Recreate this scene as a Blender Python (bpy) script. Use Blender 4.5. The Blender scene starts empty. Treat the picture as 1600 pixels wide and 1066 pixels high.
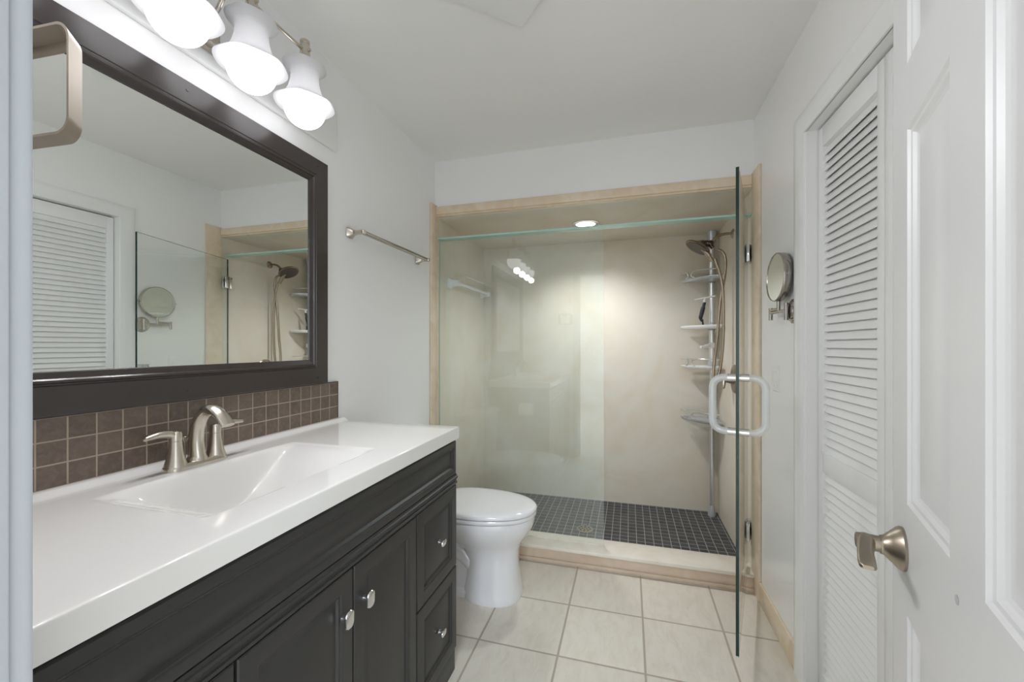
import bpy, bmesh, math, random
from mathutils import Vector, Matrix
PI = math.pi
S = bpy.context.scene
COL = S.collection

# ------------------------------------------------------------------ camera, world, exposure
CAM = (1.1816, 0.0, 1.25)
YAW = 0.2773
FPX = 638.9
cam_data = bpy.data.cameras.new('camera')
cam = bpy.data.objects.new('camera', cam_data)
COL.objects.link(cam)
cam.location = CAM
cam.rotation_euler = (PI / 2, 0, YAW)
cam_data.sensor_width = 36.0
cam_data.lens = 36.0 * FPX / 1600.0
cam_data.shift_y = (540.8 - 533.0) / 1600.0
cam_data.clip_start = 0.01
S.camera = cam

world = bpy.data.worlds.new('hall_daylight')
S.world = world
world.use_nodes = True
world.node_tree.nodes['Background'].inputs[0].default_value = (0.86, 0.92, 1.0, 1)
world.node_tree.nodes['Background'].inputs[1].default_value = 1.0

S.view_settings.view_transform = 'Standard'
S.view_settings.look = 'None'
S.view_settings.gamma = 1.0
S.view_settings.use_curve_mapping = False
S.view_settings.exposure = 1.03
S.cycles.max_bounces = 14
S.cycles.diffuse_bounces = 8
S.cycles.glossy_bounces = 6
S.cycles.transmission_bounces = 8
S.cycles.transparent_max_bounces = 16
S.cycles.caustics_reflective = False
S.cycles.caustics_refractive = False
S.cycles.sample_clamp_indirect = 6.0
S.cycles.use_denoising = True

BULB_STRENGTH = 1.25
SHOWER_STRENGTH = 12.0
SHOWER_W = 22.0
LAMP_W = 4.2          # what each shaded lamp throws down into the room

# added fill lights in the unseen hall: daylight at an opening, and one overhead
HALL_W, HALL_L = 1100.0, 62.0
la = bpy.data.lights.new('hall_daylight_fill', 'AREA')
la.shape = 'RECTANGLE'; la.size = 1.4; la.size_y = 1.9; la.energy = HALL_W; la.color = (0.78, 0.87, 1.0)
lo = bpy.data.objects.new('hall_daylight_fill', la); COL.objects.link(lo)
lo.location = (-0.80, -4.12, 1.35); lo.rotation_euler = (PI / 2, 0, PI)
lb = bpy.data.lights.new('hall_overhead_fill', 'AREA')
lb.shape = 'SQUARE'; lb.size = 0.8; lb.energy = HALL_L; lb.color = (0.82, 0.90, 1.0)
lo = bpy.data.objects.new('hall_overhead_fill', lb); COL.objects.link(lo)
lo.location = (1.38, -2.2, 2.38)

# ------------------------------------------------------------------ room measures (metres)
W = 1.804          # right wall
D = 2.366          # wall above the shower opening
H = 2.4175         # ceiling
YB = 3.28          # back of the shower
ZS = 0.035         # shower floor
ZA = 2.070         # shower ceiling
YF = 0.23          # front wall, room side
YF0 = 0.12
JL, JR = 0.645, 1.48   # doorway jambs


# ------------------------------------------------------------------ materials
def lin(c):
    return tuple(((v / 255.0) / 12.92 if v / 255.0 <= 0.04045 else ((v / 255.0 + 0.055) / 1.055) ** 2.4) for v in c)


def pm(name, col, rough=0.5, metal=0.0, spec=0.5, coat=0.0, bump=None, mottle=None, aniso=0.0):
    m = bpy.data.materials.new(name)
    m.use_nodes = True
    nt = m.node_tree
    b = nt.nodes['Principled BSDF']
    b.inputs['Base Color'].default_value = (*col, 1)
    b.inputs['Roughness'].default_value = rough
    b.inputs['Metallic'].default_value = metal
    b.inputs['Specular IOR Level'].default_value = spec
    b.inputs['Coat Weight'].default_value = coat
    b.inputs['Anisotropic'].default_value = aniso
    geo = nt.nodes.new('ShaderNodeNewGeometry')
    if bump:
        n = nt.nodes.new('ShaderNodeTexNoise')
        n.inputs['Scale'].default_value = bump[0]
        n.inputs['Detail'].default_value = 3
        nt.links.new(geo.outputs['Position'], n.inputs['Vector'])
        bp = nt.nodes.new('ShaderNodeBump')
        bp.inputs['Strength'].default_value = bump[1]
        bp.inputs['Distance'].default_value = bump[2]
        nt.links.new(n.outputs['Fac'], bp.inputs['Height'])
        nt.links.new(bp.outputs['Normal'], b.inputs['Normal'])
    if mottle:
        n = nt.nodes.new('ShaderNodeTexNoise')
        n.inputs['Scale'].default_value = mottle[0]
        n.inputs['Detail'].default_value = 5
        n.inputs['Distortion'].default_value = mottle[3] if len(mottle) > 3 else 0.6
        nt.links.new(geo.outputs['Position'], n.inputs['Vector'])
        r = nt.nodes.new('ShaderNodeValToRGB')
        r.color_ramp.elements[0].position = 0.35
        r.color_ramp.elements[1].position = 0.68
        r.color_ramp.elements[0].color = (*mottle[1], 1)
        r.color_ramp.elements[1].color = (*mottle[2], 1)
        nt.links.new(n.outputs['Fac'], r.inputs['Fac'])
        nt.links.new(r.outputs['Color'], b.inputs['Base Color'])
    return m


def tile_mat(name, ax, org, size, gw, c0, c1, vein, grout, rough, nscale=(6, 6, 6), bumpd=0.0012, vmix=0.5, spec=0.5):
    """square tiles in the plane of the two axes ax, with joints gw wide"""
    m = bpy.data.materials.new(name)
    m.use_nodes = True
    nt = m.node_tree
    L = nt.links.new
    b = nt.nodes['Principled BSDF']
    geo = nt.nodes.new('ShaderNodeNewGeometry')
    sep = nt.nodes.new('ShaderNodeSeparateXYZ')
    L(geo.outputs['Position'], sep.inputs[0])

    def mt(op, a, bb=None, cc=None):
        n = nt.nodes.new('ShaderNodeMath')
        n.operation = op
        for i, v in enumerate((a, bb, cc)):
            if v is None:
                continue
            if isinstance(v, (int, float)):
                n.inputs[i].default_value = v
            else:
                L(v, n.inputs[i])
        return n.outputs[0]
    cells, joints = [], []
    for k in range(2):
        t = mt('DIVIDE', mt('SUBTRACT', sep.outputs['XYZ'.index(ax[k])], org[k]), size[k])
        cells.append(mt('FLOOR', t))
        fr = mt('FRACT', t)
        e = mt('MINIMUM', fr, mt('SUBTRACT', 1.0, fr))
        joints.append(mt('MULTIPLY', e, size[k]))
    e = mt('MINIMUM', joints[0], joints[1])
    mr = nt.nodes.new('ShaderNodeMapRange')
    L(e, mr.inputs['Value'])
    mr.inputs['From Min'].default_value = gw * 0.40
    mr.inputs['From Max'].default_value = gw * 0.60
    mask = mr.outputs[0]
    comb = nt.nodes.new('ShaderNodeCombineXYZ')
    L(cells[0], comb.inputs[0])
    L(cells[1], comb.inputs[1])
    wn = nt.nodes.new('ShaderNodeTexWhiteNoise')
    wn.noise_dimensions = '3D'
    L(comb.outputs[0], wn.inputs['Vector'])
    # veins shifted tile by tile
    vm = nt.nodes.new('ShaderNodeVectorMath')
    vm.operation = 'MULTIPLY_ADD'
    L(wn.outputs['Color'], vm.inputs[0])
    vm.inputs[1].default_value = (7, 7, 7)
    vs = nt.nodes.new('ShaderNodeVectorMath')
    vs.operation = 'MULTIPLY'
    L(geo.outputs['Position'], vs.inputs[0])
    vs.inputs[1].default_value = nscale
    L(vs.outputs[0], vm.inputs[2])
    no = nt.nodes.new('ShaderNodeTexNoise')
    no.inputs['Scale'].default_value = 1.0
    no.inputs['Detail'].default_value = 6
    no.inputs['Roughness'].default_value = 0.65
    no.inputs['Distortion'].default_value = 0.8
    L(vm.outputs[0], no.inputs['Vector'])
    mix1 = nt.nodes.new('ShaderNodeMix')
    mix1.data_type = 'RGBA'
    L(wn.outputs['Value'], mix1.inputs[0])
    mix1.inputs[6].default_value = (*c0, 1)
    mix1.inputs[7].default_value = (*c1, 1)
    rp = nt.nodes.new('ShaderNodeMapRange')
    L(no.outputs['Fac'], rp.inputs['Value'])
    rp.inputs['From Min'].default_value = 0.42
    rp.inputs['From Max'].default_value = 0.72
    rp.inputs['To Max'].default_value = vmix
    mix2 = nt.nodes.new('ShaderNodeMix')
    mix2.data_type = 'RGBA'
    L(rp.outputs[0], mix2.inputs[0])
    L(mix1.outputs[2], mix2.inputs[6])
    mix2.inputs[7].default_value = (*vein, 1)
    mix3 = nt.nodes.new('ShaderNodeMix')
    mix3.data_type = 'RGBA'
    L(mask, mix3.inputs[0])
    mix3.inputs[6].default_value = (*grout, 1)
    L(mix2.outputs[2], mix3.inputs[7])
    L(mix3.outputs[2], b.inputs['Base Color'])
    rr = nt.nodes.new('ShaderNodeMapRange')
    L(mask, rr.inputs['Value'])
    rr.inputs['To Min'].default_value = 0.85
    rr.inputs['To Max'].default_value = rough
    L(rr.outputs[0], b.inputs['Roughness'])
    b.inputs['Specular IOR Level'].default_value = spec
    hh = mt('ADD', mt('MULTIPLY', mask, 1.0), mt('MULTIPLY', no.outputs['Fac'], 0.15))
    bp = nt.nodes.new('ShaderNodeBump')
    bp.inputs['Strength'].default_value = 0.6
    bp.inputs['Distance'].default_value = bumpd
    L(hh, bp.inputs['Height'])
    L(bp.outputs['Normal'], b.inputs['Normal'])
    return m


def glass_mat(name, tint, f0=0.05, haze=0.0, hazecol=(0.85, 0.88, 0.86)):
    """clear sheet glass: light goes straight through, tinted, with a Schlick reflection"""
    m = bpy.data.materials.new(name)
    m.use_nodes = True
    nt = m.node_tree
    L = nt.links.new
    nt.nodes.remove(nt.nodes['Principled BSDF'])
    out = nt.nodes['Material Output']
    tr = nt.nodes.new('ShaderNodeBsdfTransparent')
    tr.inputs[0].default_value = (*tint, 1)
    gl = nt.nodes.new('ShaderNodeBsdfAnisotropic')
    gl.inputs['Roughness'].default_value = 0.0
    gl.inputs['Color'].default_value = (1, 1, 1, 1)
    geo = nt.nodes.new('ShaderNodeNewGeometry')
    dot = nt.nodes.new('ShaderNodeVectorMath')
    dot.operation = 'DOT_PRODUCT'
    L(geo.outputs['Normal'], dot.inputs[0])
    L(geo.outputs['Incoming'], dot.inputs[1])

    def mt(op, a, bb=None):
        n = nt.nodes.new('ShaderNodeMath')
        n.operation = op
        for i, v in enumerate((a, bb)):
            if v is None:
                continue
            if isinstance(v, (int, float)):
                n.inputs[i].default_value = v
            else:
                L(v, n.inputs[i])
        return n.outputs[0]
    c = mt('ABSOLUTE', dot.outputs['Value'])
    p5 = mt('POWER', mt('SUBTRACT', 1.0, c), 5.0)
    f = mt('ADD', mt('MULTIPLY', p5, 1 - f0), f0)
    mx = nt.nodes.new('ShaderNodeMixShader')
    L(f, mx.inputs[0])
    L(tr.outputs[0], mx.inputs[1])
    L(gl.outputs[0], mx.inputs[2])
    last = mx
    if haze > 0:
        df = nt.nodes.new('ShaderNodeBsdfDiffuse')
        df.inputs[0].default_value = (*hazecol, 1)
        m2 = nt.nodes.new('ShaderNodeMixShader')
        m2.inputs[0].default_value = haze
        L(mx.outputs[0], m2.inputs[1])
        L(df.outputs[0], m2.inputs[2])
        last = m2
    L(last.outputs[0], out.inputs[0])
    return m


def emit_mat(name, col, s):
    m = bpy.data.materials.new(name)
    m.use_nodes = True
    b = m.node_tree.nodes['Principled BSDF']
    b.inputs['Base Color'].default_value = (0.9, 0.9, 0.9, 1)
    b.inputs['Emission Color'].default_value = (*col, 1)
    b.inputs['Emission Strength'].default_value = s
    return m


def frosted_mat(name):
    m = bpy.data.materials.new(name)
    m.use_nodes = True
    nt = m.node_tree
    L = nt.links.new
    b = nt.nodes['Principled BSDF']
    b.inputs['Base Color'].default_value = (0.78, 0.78, 0.79, 1)
    b.inputs['Roughness'].default_value = 0.35
    tl = nt.nodes.new('ShaderNodeBsdfTranslucent')
    tl.inputs[0].default_value = (0.9, 0.9, 0.9, 1)
    mx = nt.nodes.new('ShaderNodeMixShader')
    mx.inputs[0].default_value = 0.35
    L(b.outputs[0], mx.inputs[1])
    L(tl.outputs[0], mx.inputs[2])
    L(mx.outputs[0], nt.nodes['Material Output'].inputs[0])
    return m


M = {}
M['wall'] = pm('wall_paint', (0.87, 0.87, 0.87), 0.42, bump=(60, 0.15, 0.0012))
M['wall_gloss'] = pm('wall_gloss_paint', (0.87, 0.87, 0.865), 0.22, bump=(25, 0.08, 0.001))
M['ceiling'] = pm('ceiling_paint', (0.86, 0.86, 0.845), 0.55, bump=(70, 0.2, 0.001))
M['trim'] = pm('white_trim_paint', (0.83, 0.835, 0.83), 0.3)
M['jamb'] = pm('cool_shaded_white_paint', (0.50, 0.53, 0.575), 0.4)  # white paint darkened and blued: cool shade put into the colour
M['door'] = pm('white_door_paint', (0.78, 0.785, 0.79), 0.35, bump=(140, 0.05, 0.0004))
M['cream'] = pm('cream_cultured_stone', (0.74, 0.66, 0.53), 0.42, spec=0.3,
                mottle=(2.2, (0.72, 0.685, 0.61), (0.68, 0.61, 0.50), 1.6))
M['creamtrim'] = pm('cream_stone_trim', (0.78, 0.66, 0.50), 0.25,
                    mottle=(9, (0.80, 0.69, 0.54), (0.72, 0.58, 0.42), 1.2))
M['curb'] = pm('curb_stone', (0.80, 0.76, 0.68), 0.22, mottle=(7, (0.82, 0.78, 0.70), (0.76, 0.70, 0.61), 1.0))
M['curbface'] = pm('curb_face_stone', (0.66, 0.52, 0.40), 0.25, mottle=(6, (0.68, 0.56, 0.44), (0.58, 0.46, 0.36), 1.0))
M['floor'] = tile_mat('beige_floor_tile', 'XY', (0.5694, 1.9739), (0.3376, 0.3376), 0.0085,
                      (0.72, 0.68, 0.60), (0.66, 0.62, 0.55), (0.52, 0.45, 0.37), (0.42, 0.37, 0.30), 0.28,
                      (26, 9, 9), 0.0012, 0.42)
M['slate'] = tile_mat('slate_mosaic', 'XY', (0.012, 0.02), (0.0508, 0.0508), 0.0038,
                      (0.030, 0.030, 0.032), (0.055, 0.055, 0.057), (0.10, 0.10, 0.10), (0.34, 0.34, 0.33), 0.55,
                      (30, 60, 30), 0.001, 0.35)
M['splash'] = tile_mat('brown_slate_tile', 'YZ', (0.5385, 0.9500), (0.0505, 0.0495), 0.0032,
                       (0.120, 0.088, 0.068), (0.170, 0.128, 0.100), (0.22, 0.175, 0.145), (0.42, 0.34, 0.27), 0.42,
                       (60, 60, 60), 0.001, 0.7)
M['black'] = pm('black_cabinet_paint', (0.034, 0.033, 0.032), 0.40, spec=0.4)
M['blackin'] = pm('black_cabinet_inside', (0.010, 0.010, 0.010), 0.8)
M['counter'] = pm('white_cultured_marble', (0.80, 0.79, 0.77), 0.12, coat=0.2)
M['espresso'] = pm('espresso_frame', (0.040, 0.031, 0.029), 0.24, spec=0.7)
M['mirror'] = pm('mirror_silver', (0.86, 0.89, 0.87), 0.0, 1.0)
M['nickel'] = pm('brushed_nickel', (0.60, 0.55, 0.48), 0.26, 1.0, bump=(400, 0.05, 0.0002))
M['nickelwarm'] = pm('warm_brushed_nickel', (0.40, 0.345, 0.28), 0.34, 1.0)
M['satin'] = pm('satin_warm_nickel', (0.40, 0.35, 0.29), 0.6, 1.0)
M['bronze'] = pm('brushed_bronze', (0.25, 0.205, 0.16), 0.26, 1.0)
M['hose'] = pm('bronze_hose', (0.34, 0.285, 0.22), 0.30, 1.0)
M['steel'] = pm('dark_brushed_nickel', (0.40, 0.37, 0.34), 0.24, 1.0)
M['chrome'] = pm('chrome', (0.75, 0.75, 0.76), 0.08, 1.0)
M['darkmetal'] = pm('dark_bronze', (0.10, 0.085, 0.07), 0.25, 0.8)
M['china'] = pm('white_china', (0.78, 0.78, 0.80), 0.08, coat=0.5)
M['plastic'] = pm('white_plastic', (0.80, 0.80, 0.79), 0.3)
M['greyplastic'] = pm('grey_plastic', (0.50, 0.52, 0.54), 0.25, 0.3)
M['alu'] = pm('satin_aluminium', (0.72, 0.73, 0.74), 0.28, 0.85)
M['rubber'] = pm('dark_rubber', (0.02, 0.024, 0.032), 0.45)
M['paper'] = pm('tissue_paper', (0.85, 0.85, 0.84), 0.9)
M['glass'] = glass_mat('clear_glass', (0.975, 0.99, 0.983), 0.05, 0.02)
M['glasshaze'] = glass_mat('clear_glass_panel', (0.95, 0.98, 0.966), 0.05, 0.035)
M['edge'] = pm('green_glass_edge', (0.02, 0.12, 0.10), 0.10, spec=0.8)
M['edgelight'] = pm('pale_green_glass_edge', (0.42, 0.66, 0.58), 0.12, spec=0.8)
M['edgedark'] = pm('dark_green_glass_edge', (0.012, 0.035, 0.030), 0.15, spec=0.5)
M['acrylic'] = glass_mat('clear_acrylic', (0.94, 0.95, 0.95), 0.09, 0.38, (0.9, 0.92, 0.92))
M['bulb'] = emit_mat('lit_globe', (0.97, 0.965, 1.0), BULB_STRENGTH)
M['led'] = emit_mat('lit_downlight', (0.95, 0.97, 1.0), SHOWER_STRENGTH)
M['frosted'] = frosted_mat('frosted_shade_glass')
M['dark'] = pm('dark_void', (0.02, 0.02, 0.02), 0.9)
M['switch'] = pm('switch_plastic', (0.84, 0.84, 0.82), 0.3)
M['stain'] = pm('small_dent', (0.55, 0.55, 0.56), 0.6)


# ------------------------------------------------------------------ mesh builder
def catmull(pts, n=8, closed=False):
    P = [Vector(p) for p in pts]
    out = []
    N = len(P)
    rng = range(N) if closed else range(N - 1)
    for i in rng:
        if closed:
            p0, p1, p2, p3 = P[(i - 1) % N], P[i], P[(i + 1) % N], P[(i + 2) % N]
        else:
            p0 = P[i - 1] if i > 0 else P[0] * 2 - P[1]
            p1, p2 = P[i], P[i + 1]
            p3 = P[i + 2] if i + 2 < N else P[N - 1] * 2 - P[N - 2]
        for k in range(n):
            t = k / n
            out.append(0.5 * ((2 * p1) + (p2 - p0) * t + (2 * p0 - 5 * p1 + 4 * p2 - p3) * t * t +
                              (3 * p1 - p0 - 3 * p2 + p3) * t ** 3))
    if not closed:
        out.append(P[-1].copy())
    return out


def frame_to(origin, z, x=None):
    z = Vector(z).normalized()
    if x is None:
        x = Vector((0, 0, 1)) if abs(z.z) < 0.9 else Vector((1, 0, 0))
    x = Vector(x)
    x = (x - z * x.dot(z)).normalized()
    y = z.cross(x)
    m = Matrix((x, y, z)).transposed().to_4x4()
    m.translation = Vector(origin)
    return m


class MB:
    def __init__(self):
        self.bm = bmesh.new()
        self.mi = 0

    def _mark(self, faces):
        for f in faces:
            f.material_index = self.mi

    def box(self, a, b, bev=0.0, seg=2, mat=None):
        x0, y0, z0 = [min(a[i], b[i]) for i in range(3)]
        x1, y1, z1 = [max(a[i], b[i]) for i in range(3)]
        vs = [self.bm.verts.new(p) for p in ((x0, y0, z0), (x1, y0, z0), (x1, y1, z0), (x0, y1, z0),
                                             (x0, y0, z1), (x1, y0, z1), (x1, y1, z1), (x0, y1, z1))]
        fs = [self.bm.faces.new([vs[i] for i in q]) for q in
              ((0, 3, 2, 1), (4, 5, 6, 7), (0, 1, 5, 4), (1, 2, 6, 5), (2, 3, 7, 6), (3, 0, 4, 7))]
        self._mark(fs)
        allv = vs
        if bev > 0:
            es = list({e for f in fs for e in f.edges})
            r = bmesh.ops.bevel(self.bm, geom=es, offset=bev, segments=seg, profile=0.5, affect='EDGES')
            self._mark(r['faces'])
            allv = list({v for f in r['faces'] for v in f.verts} | {v for v in vs if v.is_valid})
        if mat is not None:
            bmesh.ops.transform(self.bm, matrix=mat, verts=allv)
        return self

    def loops(self, loops, cap0=True, cap1=True, ring=False, mat=None):
        """skin a list of closed vertex loops"""
        V = []
        for lp in loops:
            V.append([self.bm.verts.new(mat @ Vector(p) if mat is not None else Vector(p)) for p in lp])
        n = len(V[0])
        fs = []
        m = len(V)
        for i in range(m if ring else m - 1):
            a, b = V[i], V[(i + 1) % m]
            for k in range(n):
                fs.append(self.bm.faces.new((a[k], a[(k + 1) % n], b[(k + 1) % n], b[k])))
        if not ring:
            if cap0:
                fs.append(self.bm.faces.new(list(reversed(V[0]))))
            if cap1:
                fs.append(self.bm.faces.new(V[-1]))
        self._mark(fs)
        return self

    def rect(self, u0, u1, v0, v1, prof, mat, cap0=True, cap1=True):
        """nested rectangles: prof is a list of (inset, height)"""
        lp = []
        for i, w in prof:
            lp.append([(u0 + i, v0 + i, w), (u1 - i, v0 + i, w), (u1 - i, v1 - i, w), (u0 + i, v1 - i, w)])
        return self.loops(lp, cap0, cap1, mat=mat)

    def lathe(self, prof, mat, seg=32, cap0=True, cap1=True):
        lp = []
        for r, z in prof:
            r = max(r, 1e-4)
            lp.append([(r * math.cos(2 * PI * k / seg), r * math.sin(2 * PI * k / seg), z) for k in range(seg)])
        return self.loops(lp, cap0, cap1, mat=mat)

    def tube(self, pts, r, seg=12, closed=False, sq=False):
        P = [Vector(p) for p in pts]
        n = len(P)
        rad = r if isinstance(r, (list, tuple)) else [r] * n
        tang = []
        for i in range(n):
            a = P[(i - 1) % n] if (closed or i > 0) else P[i]
            b = P[(i + 1) % n] if (closed or i < n - 1) else P[i]
            tang.append((b - a).normalized())
        up = Vector((0, 0, 1)) if abs(tang[0].z) < 0.9 else Vector((1, 0, 0))
        nrm = (up - tang[0] * up.dot(tang[0])).normalized()
        lp = []
        for i in range(n):
            if i > 0:
                nrm = nrm - tang[i] * nrm.dot(tang[i])
                if nrm.length < 1e-5:
                    nrm = tang[i].orthogonal()
                nrm.normalize()
            bi = tang[i].cross(nrm)
            rr = rad[i]
            ra, rb = rr if isinstance(rr, tuple) else (rr, rr)
            ring = []
            for k in range(seg):
                t = 2 * PI * k / seg
                c, s = math.cos(t), math.sin(t)
                if sq:
                    q = 0.45
                    c = math.copysign(abs(c) ** q, c)
                    s = math.copysign(abs(s) ** q, s)
                ring.append(P[i] + nrm * (ra * c) + bi * (rb * s))
            lp.append(ring)
        return self.loops(lp, ring=closed)

    def extrude(self, outline, w0, w1, mat, bev=0.0):
        """flat outline in local xy, from height w0 to w1"""
        if bev > 0:
            cx = sum(p[0] for p in outline) / len(outline)
            cy = sum(p[1] for p in outline) / len(outline)

            def sh(k):
                o = []
                for x, y in outline:
                    d = math.hypot(x - cx, y - cy) or 1
                    o.append((x - (x - cx) / d * k, y - (y - cy) / d * k))
                return o
            lp = [[(*p, w0) for p in sh(bev)], [(*p, w0 + bev) for p in outline],
                  [(*p, w1 - bev) for p in outline], [(*p, w1) for p in sh(bev)]]
        else:
            lp = [[(*p, w0) for p in outline], [(*p, w1) for p in outline]]
        return self.loops(lp, mat=mat)

    def sphere(self, c, r, seg=24, sc=(1, 1, 1)):
        mat = Matrix.Translation(Vector(c)) @ Matrix.Diagonal((*[r * s for s in sc], 1))
        pr = [(math.sin(PI * k / seg), -math.cos(PI * k / seg)) for k in range(seg + 1)]
        return self.lathe(pr, mat, seg * 2)

    def build(self, name, mats, parent=None, angle=32, org=None):
        bmesh.ops.recalc_face_normals(self.bm, faces=self.bm.faces[:])
        th = math.radians(angle)
        for f in self.bm.faces:
            f.smooth = True
        for e in self.bm.edges:
            if len(e.link_faces) == 2:
                e.smooth = e.calc_face_angle(0) < th
            else:
                e.smooth = False
        me = bpy.data.meshes.new(name)
        off = Vector((0, 0, 0))
        if parent is not None:
            off = Vector(parent['_w'])
        elif org is not None:
            off = Vector(org)
        bmesh.ops.translate(self.bm, verts=self.bm.verts[:], vec=-off)
        self.bm.to_mesh(me)
        self.bm.free()
        if not isinstance(mats, (list, tuple)):
            mats = [mats]
        for m in mats:
            me.materials.append(m)
        o = bpy.data.objects.new(name, me)
        COL.objects.link(o)
        if parent is not None:
            o.parent = parent
            o['_w'] = [0.0, 0.0, 0.0] if False else list(off)
        else:
            o.location = off
            o['_w'] = list(off)
        return o


def thing(name, label, cat, loc=(0, 0, 0), group=None, kind=None):
    o = bpy.data.objects.new(name, None)
    COL.objects.link(o)
    o.empty_display_size = 0.05
    o.location = loc
    o['_w'] = list(loc)
    tag(o, label, cat, group, kind)
    return o


def tag(o, label=None, cat=None, group=None, kind=None):
    if label:
        o['label'] = label
    if cat:
        o['category'] = cat
    if group:
        o['group'] = group
    if kind:
        o['kind'] = kind
    return o


def struct(o, label=None, cat=None):
    return tag(o, label, cat, None, 'structure')


def copy_part(o, parent, delta=(0, 0, 0)):
    """copy of a part (and its sub-parts) shifted by delta"""
    c = o.copy()
    COL.objects.link(c)
    c.parent = parent
    c.location = Vector(o.location) + Vector(delta)
    for ch in list(o.children):
        copy_part(ch, c)
    return c


def rrect(w, h, r, n=6):
    o = []
    for cx, cy, a0 in ((w / 2 - r, h / 2 - r, 0), (-w / 2 + r, h / 2 - r, 90), (-w / 2 + r, -h / 2 + r, 180), (w / 2 - r, -h / 2 + r, 270)):
        for k in range(n + 1):
            a = math.radians(a0 + 90 * k / n)
            o.append((cx + r * math.cos(a), cy + r * math.sin(a)))
    return o


# frames for flat things: local x,y in the face, z out of it
FX = Matrix(((0, 0, 1, 0), (1, 0, 0, 0), (0, 1, 0, 0), (0, 0, 0, 1)))      # face looks to +X: u=Y, v=Z
FXN = Matrix(((0, 0, -1, 0), (-1, 0, 0, 0), (0, 1, 0, 0), (0, 0, 0, 1)))   # face looks to -X: u=-Y, v=Z
FYN = Matrix(((1, 0, 0, 0), (0, 0, -1, 0), (0, 1, 0, 0), (0, 0, 0, 1)))    # face looks to -Y: u=X, v=Z


def T(x, y, z):
    return Matrix.Translation(Vector((x, y, z)))


# ================================================================== the room shell
b = MB(); b.box((-0.02, YF0, -0.06), (W + 0.02, D - 0.02, 0)); b.box((W, 0.9, -0.06), (2.4, 1.8, 0))
struct(b.build('floor', M['floor']), 'beige stone tile floor of the bathroom', 'floor')
b = MB(); b.box((-0.1, YF0, H), (W + 0.1, D + 0.12, H + 0.08))
struct(b.build('ceiling', M['ceiling']), 'plain pale grey painted ceiling', 'ceiling')
b = MB(); b.box((-0.1, YF0, 0), (0, D, H))
struct(b.build('wall_left', M['wall']), 'white wall behind the vanity and toilet', 'wall')
# right wall with the closet opening Y 0.90-1.735, Z 0-2.03
CY0, CY1, CZ = 0.90, 1.735, 2.035
b = MB()
b.box((W, CY1, 0), (W + 0.1, D, H)); b.box((W, YF0, 0), (W + 0.1, CY0, H)); b.box((W, CY0, CZ), (W + 0.1, CY1, H))
struct(b.build('wall_right', M['wall_gloss']), 'white painted wall with the louvered closet opening', 'wall')
b = MB(); b.box((-0.0, D, 2.085), (W, D + 0.10, H))
struct(b.build('wall_back', M['wall']), 'white wall band above the shower opening', 'wall')
b = MB()
b.box((-0.1, YF0, 0), (JL - 0.018, YF, H)); b.box((JR + 0.018, YF0, 0), (W + 0.1, YF, H)); b.box((JL - 0.018, YF0, 2.06), (JR + 0.018, YF, H))
struct(b.build('wall_front', M['wall']), 'white wall around the bathroom doorway', 'wall')
# hall behind the camera
HX0, HX1, HYB = -1.7, 2.6, -4.0
b = MB(); b.box((HX0, HYB, -0.06), (HX1, YF0 - 0.0, 0.0))
struct(b.build('floor_hall', M['floor']), 'beige tile floor of the hall', 'floor')
b = MB(); b.box((HX0, HYB, H), (HX1, YF0, H + 0.06))
struct(b.build('ceiling_hall', M['ceiling']), 'pale grey ceiling of the hall', 'ceiling')
b = MB(); b.box((HX0 - 0.06, HYB, 0), (HX0, YF0, H)); b.box((HX1, HYB, 0), (HX1 + 0.06, YF0, H))
b.box((HX0, HYB - 0.06, 0), (-1.5, HYB, H)); b.box((-0.1, HYB - 0.06, 0), (HX1, HYB, H)); b.box((-1.5, HYB - 0.06, 0), (-0.1, HYB, 0.4)); b.box((-1.5, HYB - 0.06, 2.3), (-0.1, HYB, H))  # unseen end wall, opening added for the daylight fill
b.box((HX0, YF0 - 0.02, 0), (-0.1, YF0, H)); b.box((W + 0.1, YF0 - 0.02, 0), (HX1, YF0, H))
struct(b.build('wall_hall', M['wall']), 'white walls of the hall with an opening added for the fill light', 'wall')
# closet interior
b = MB()
b.box((2.35, CY0 - 0.1, 0), (2.4, CY1 + 0.1, 2.3)); b.box((W + 0.1, CY0 - 0.1, 0), (2.35, CY0 - 0.05, 2.3))
b.box((W + 0.1, CY1 + 0.05, 0), (2.35, CY1 + 0.1, 2.3)); b.box((W + 0.1, CY0 - 0.1, 2.25), (2.4, CY1 + 0.1, 2.3))
struct(b.build('wall_closet', M['wall']), 'inside walls of the closet behind the louvered doors', 'wall')
# shower alcove
b = MB(); b.box((-0.1, YB, -0.05), (W + 0.1, YB + 0.08, ZA + 0.1))
struct(b.build('wall_shower_back', M['cream']), 'cream stone back wall of the shower', 'wall')
b = MB(); b.box((-0.1, D, -0.05), (0, YB, ZA + 0.1))
struct(b.build('wall_shower_left', M['cream']), 'cream stone left wall of the shower', 'wall')
b = MB(); b.box((W, D, -0.05), (W + 0.1, YB, ZA + 0.1))
struct(b.build('wall_shower_right', M['cream']), 'cream stone right wall of the shower', 'wall')
b = MB(); b.box((0, D + 0.028, ZA), (W, YB, ZA + 0.08)); 
struct(b.build('ceiling_shower', M['cream']), 'cream stone ceiling of the shower', 'ceiling')
b = MB(); b.box((0, D + 0.05, -0.05), (W, YB, ZS))
struct(b.build('floor_shower', M['slate']), 'dark slate mosaic floor of the shower', 'floor')
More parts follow.
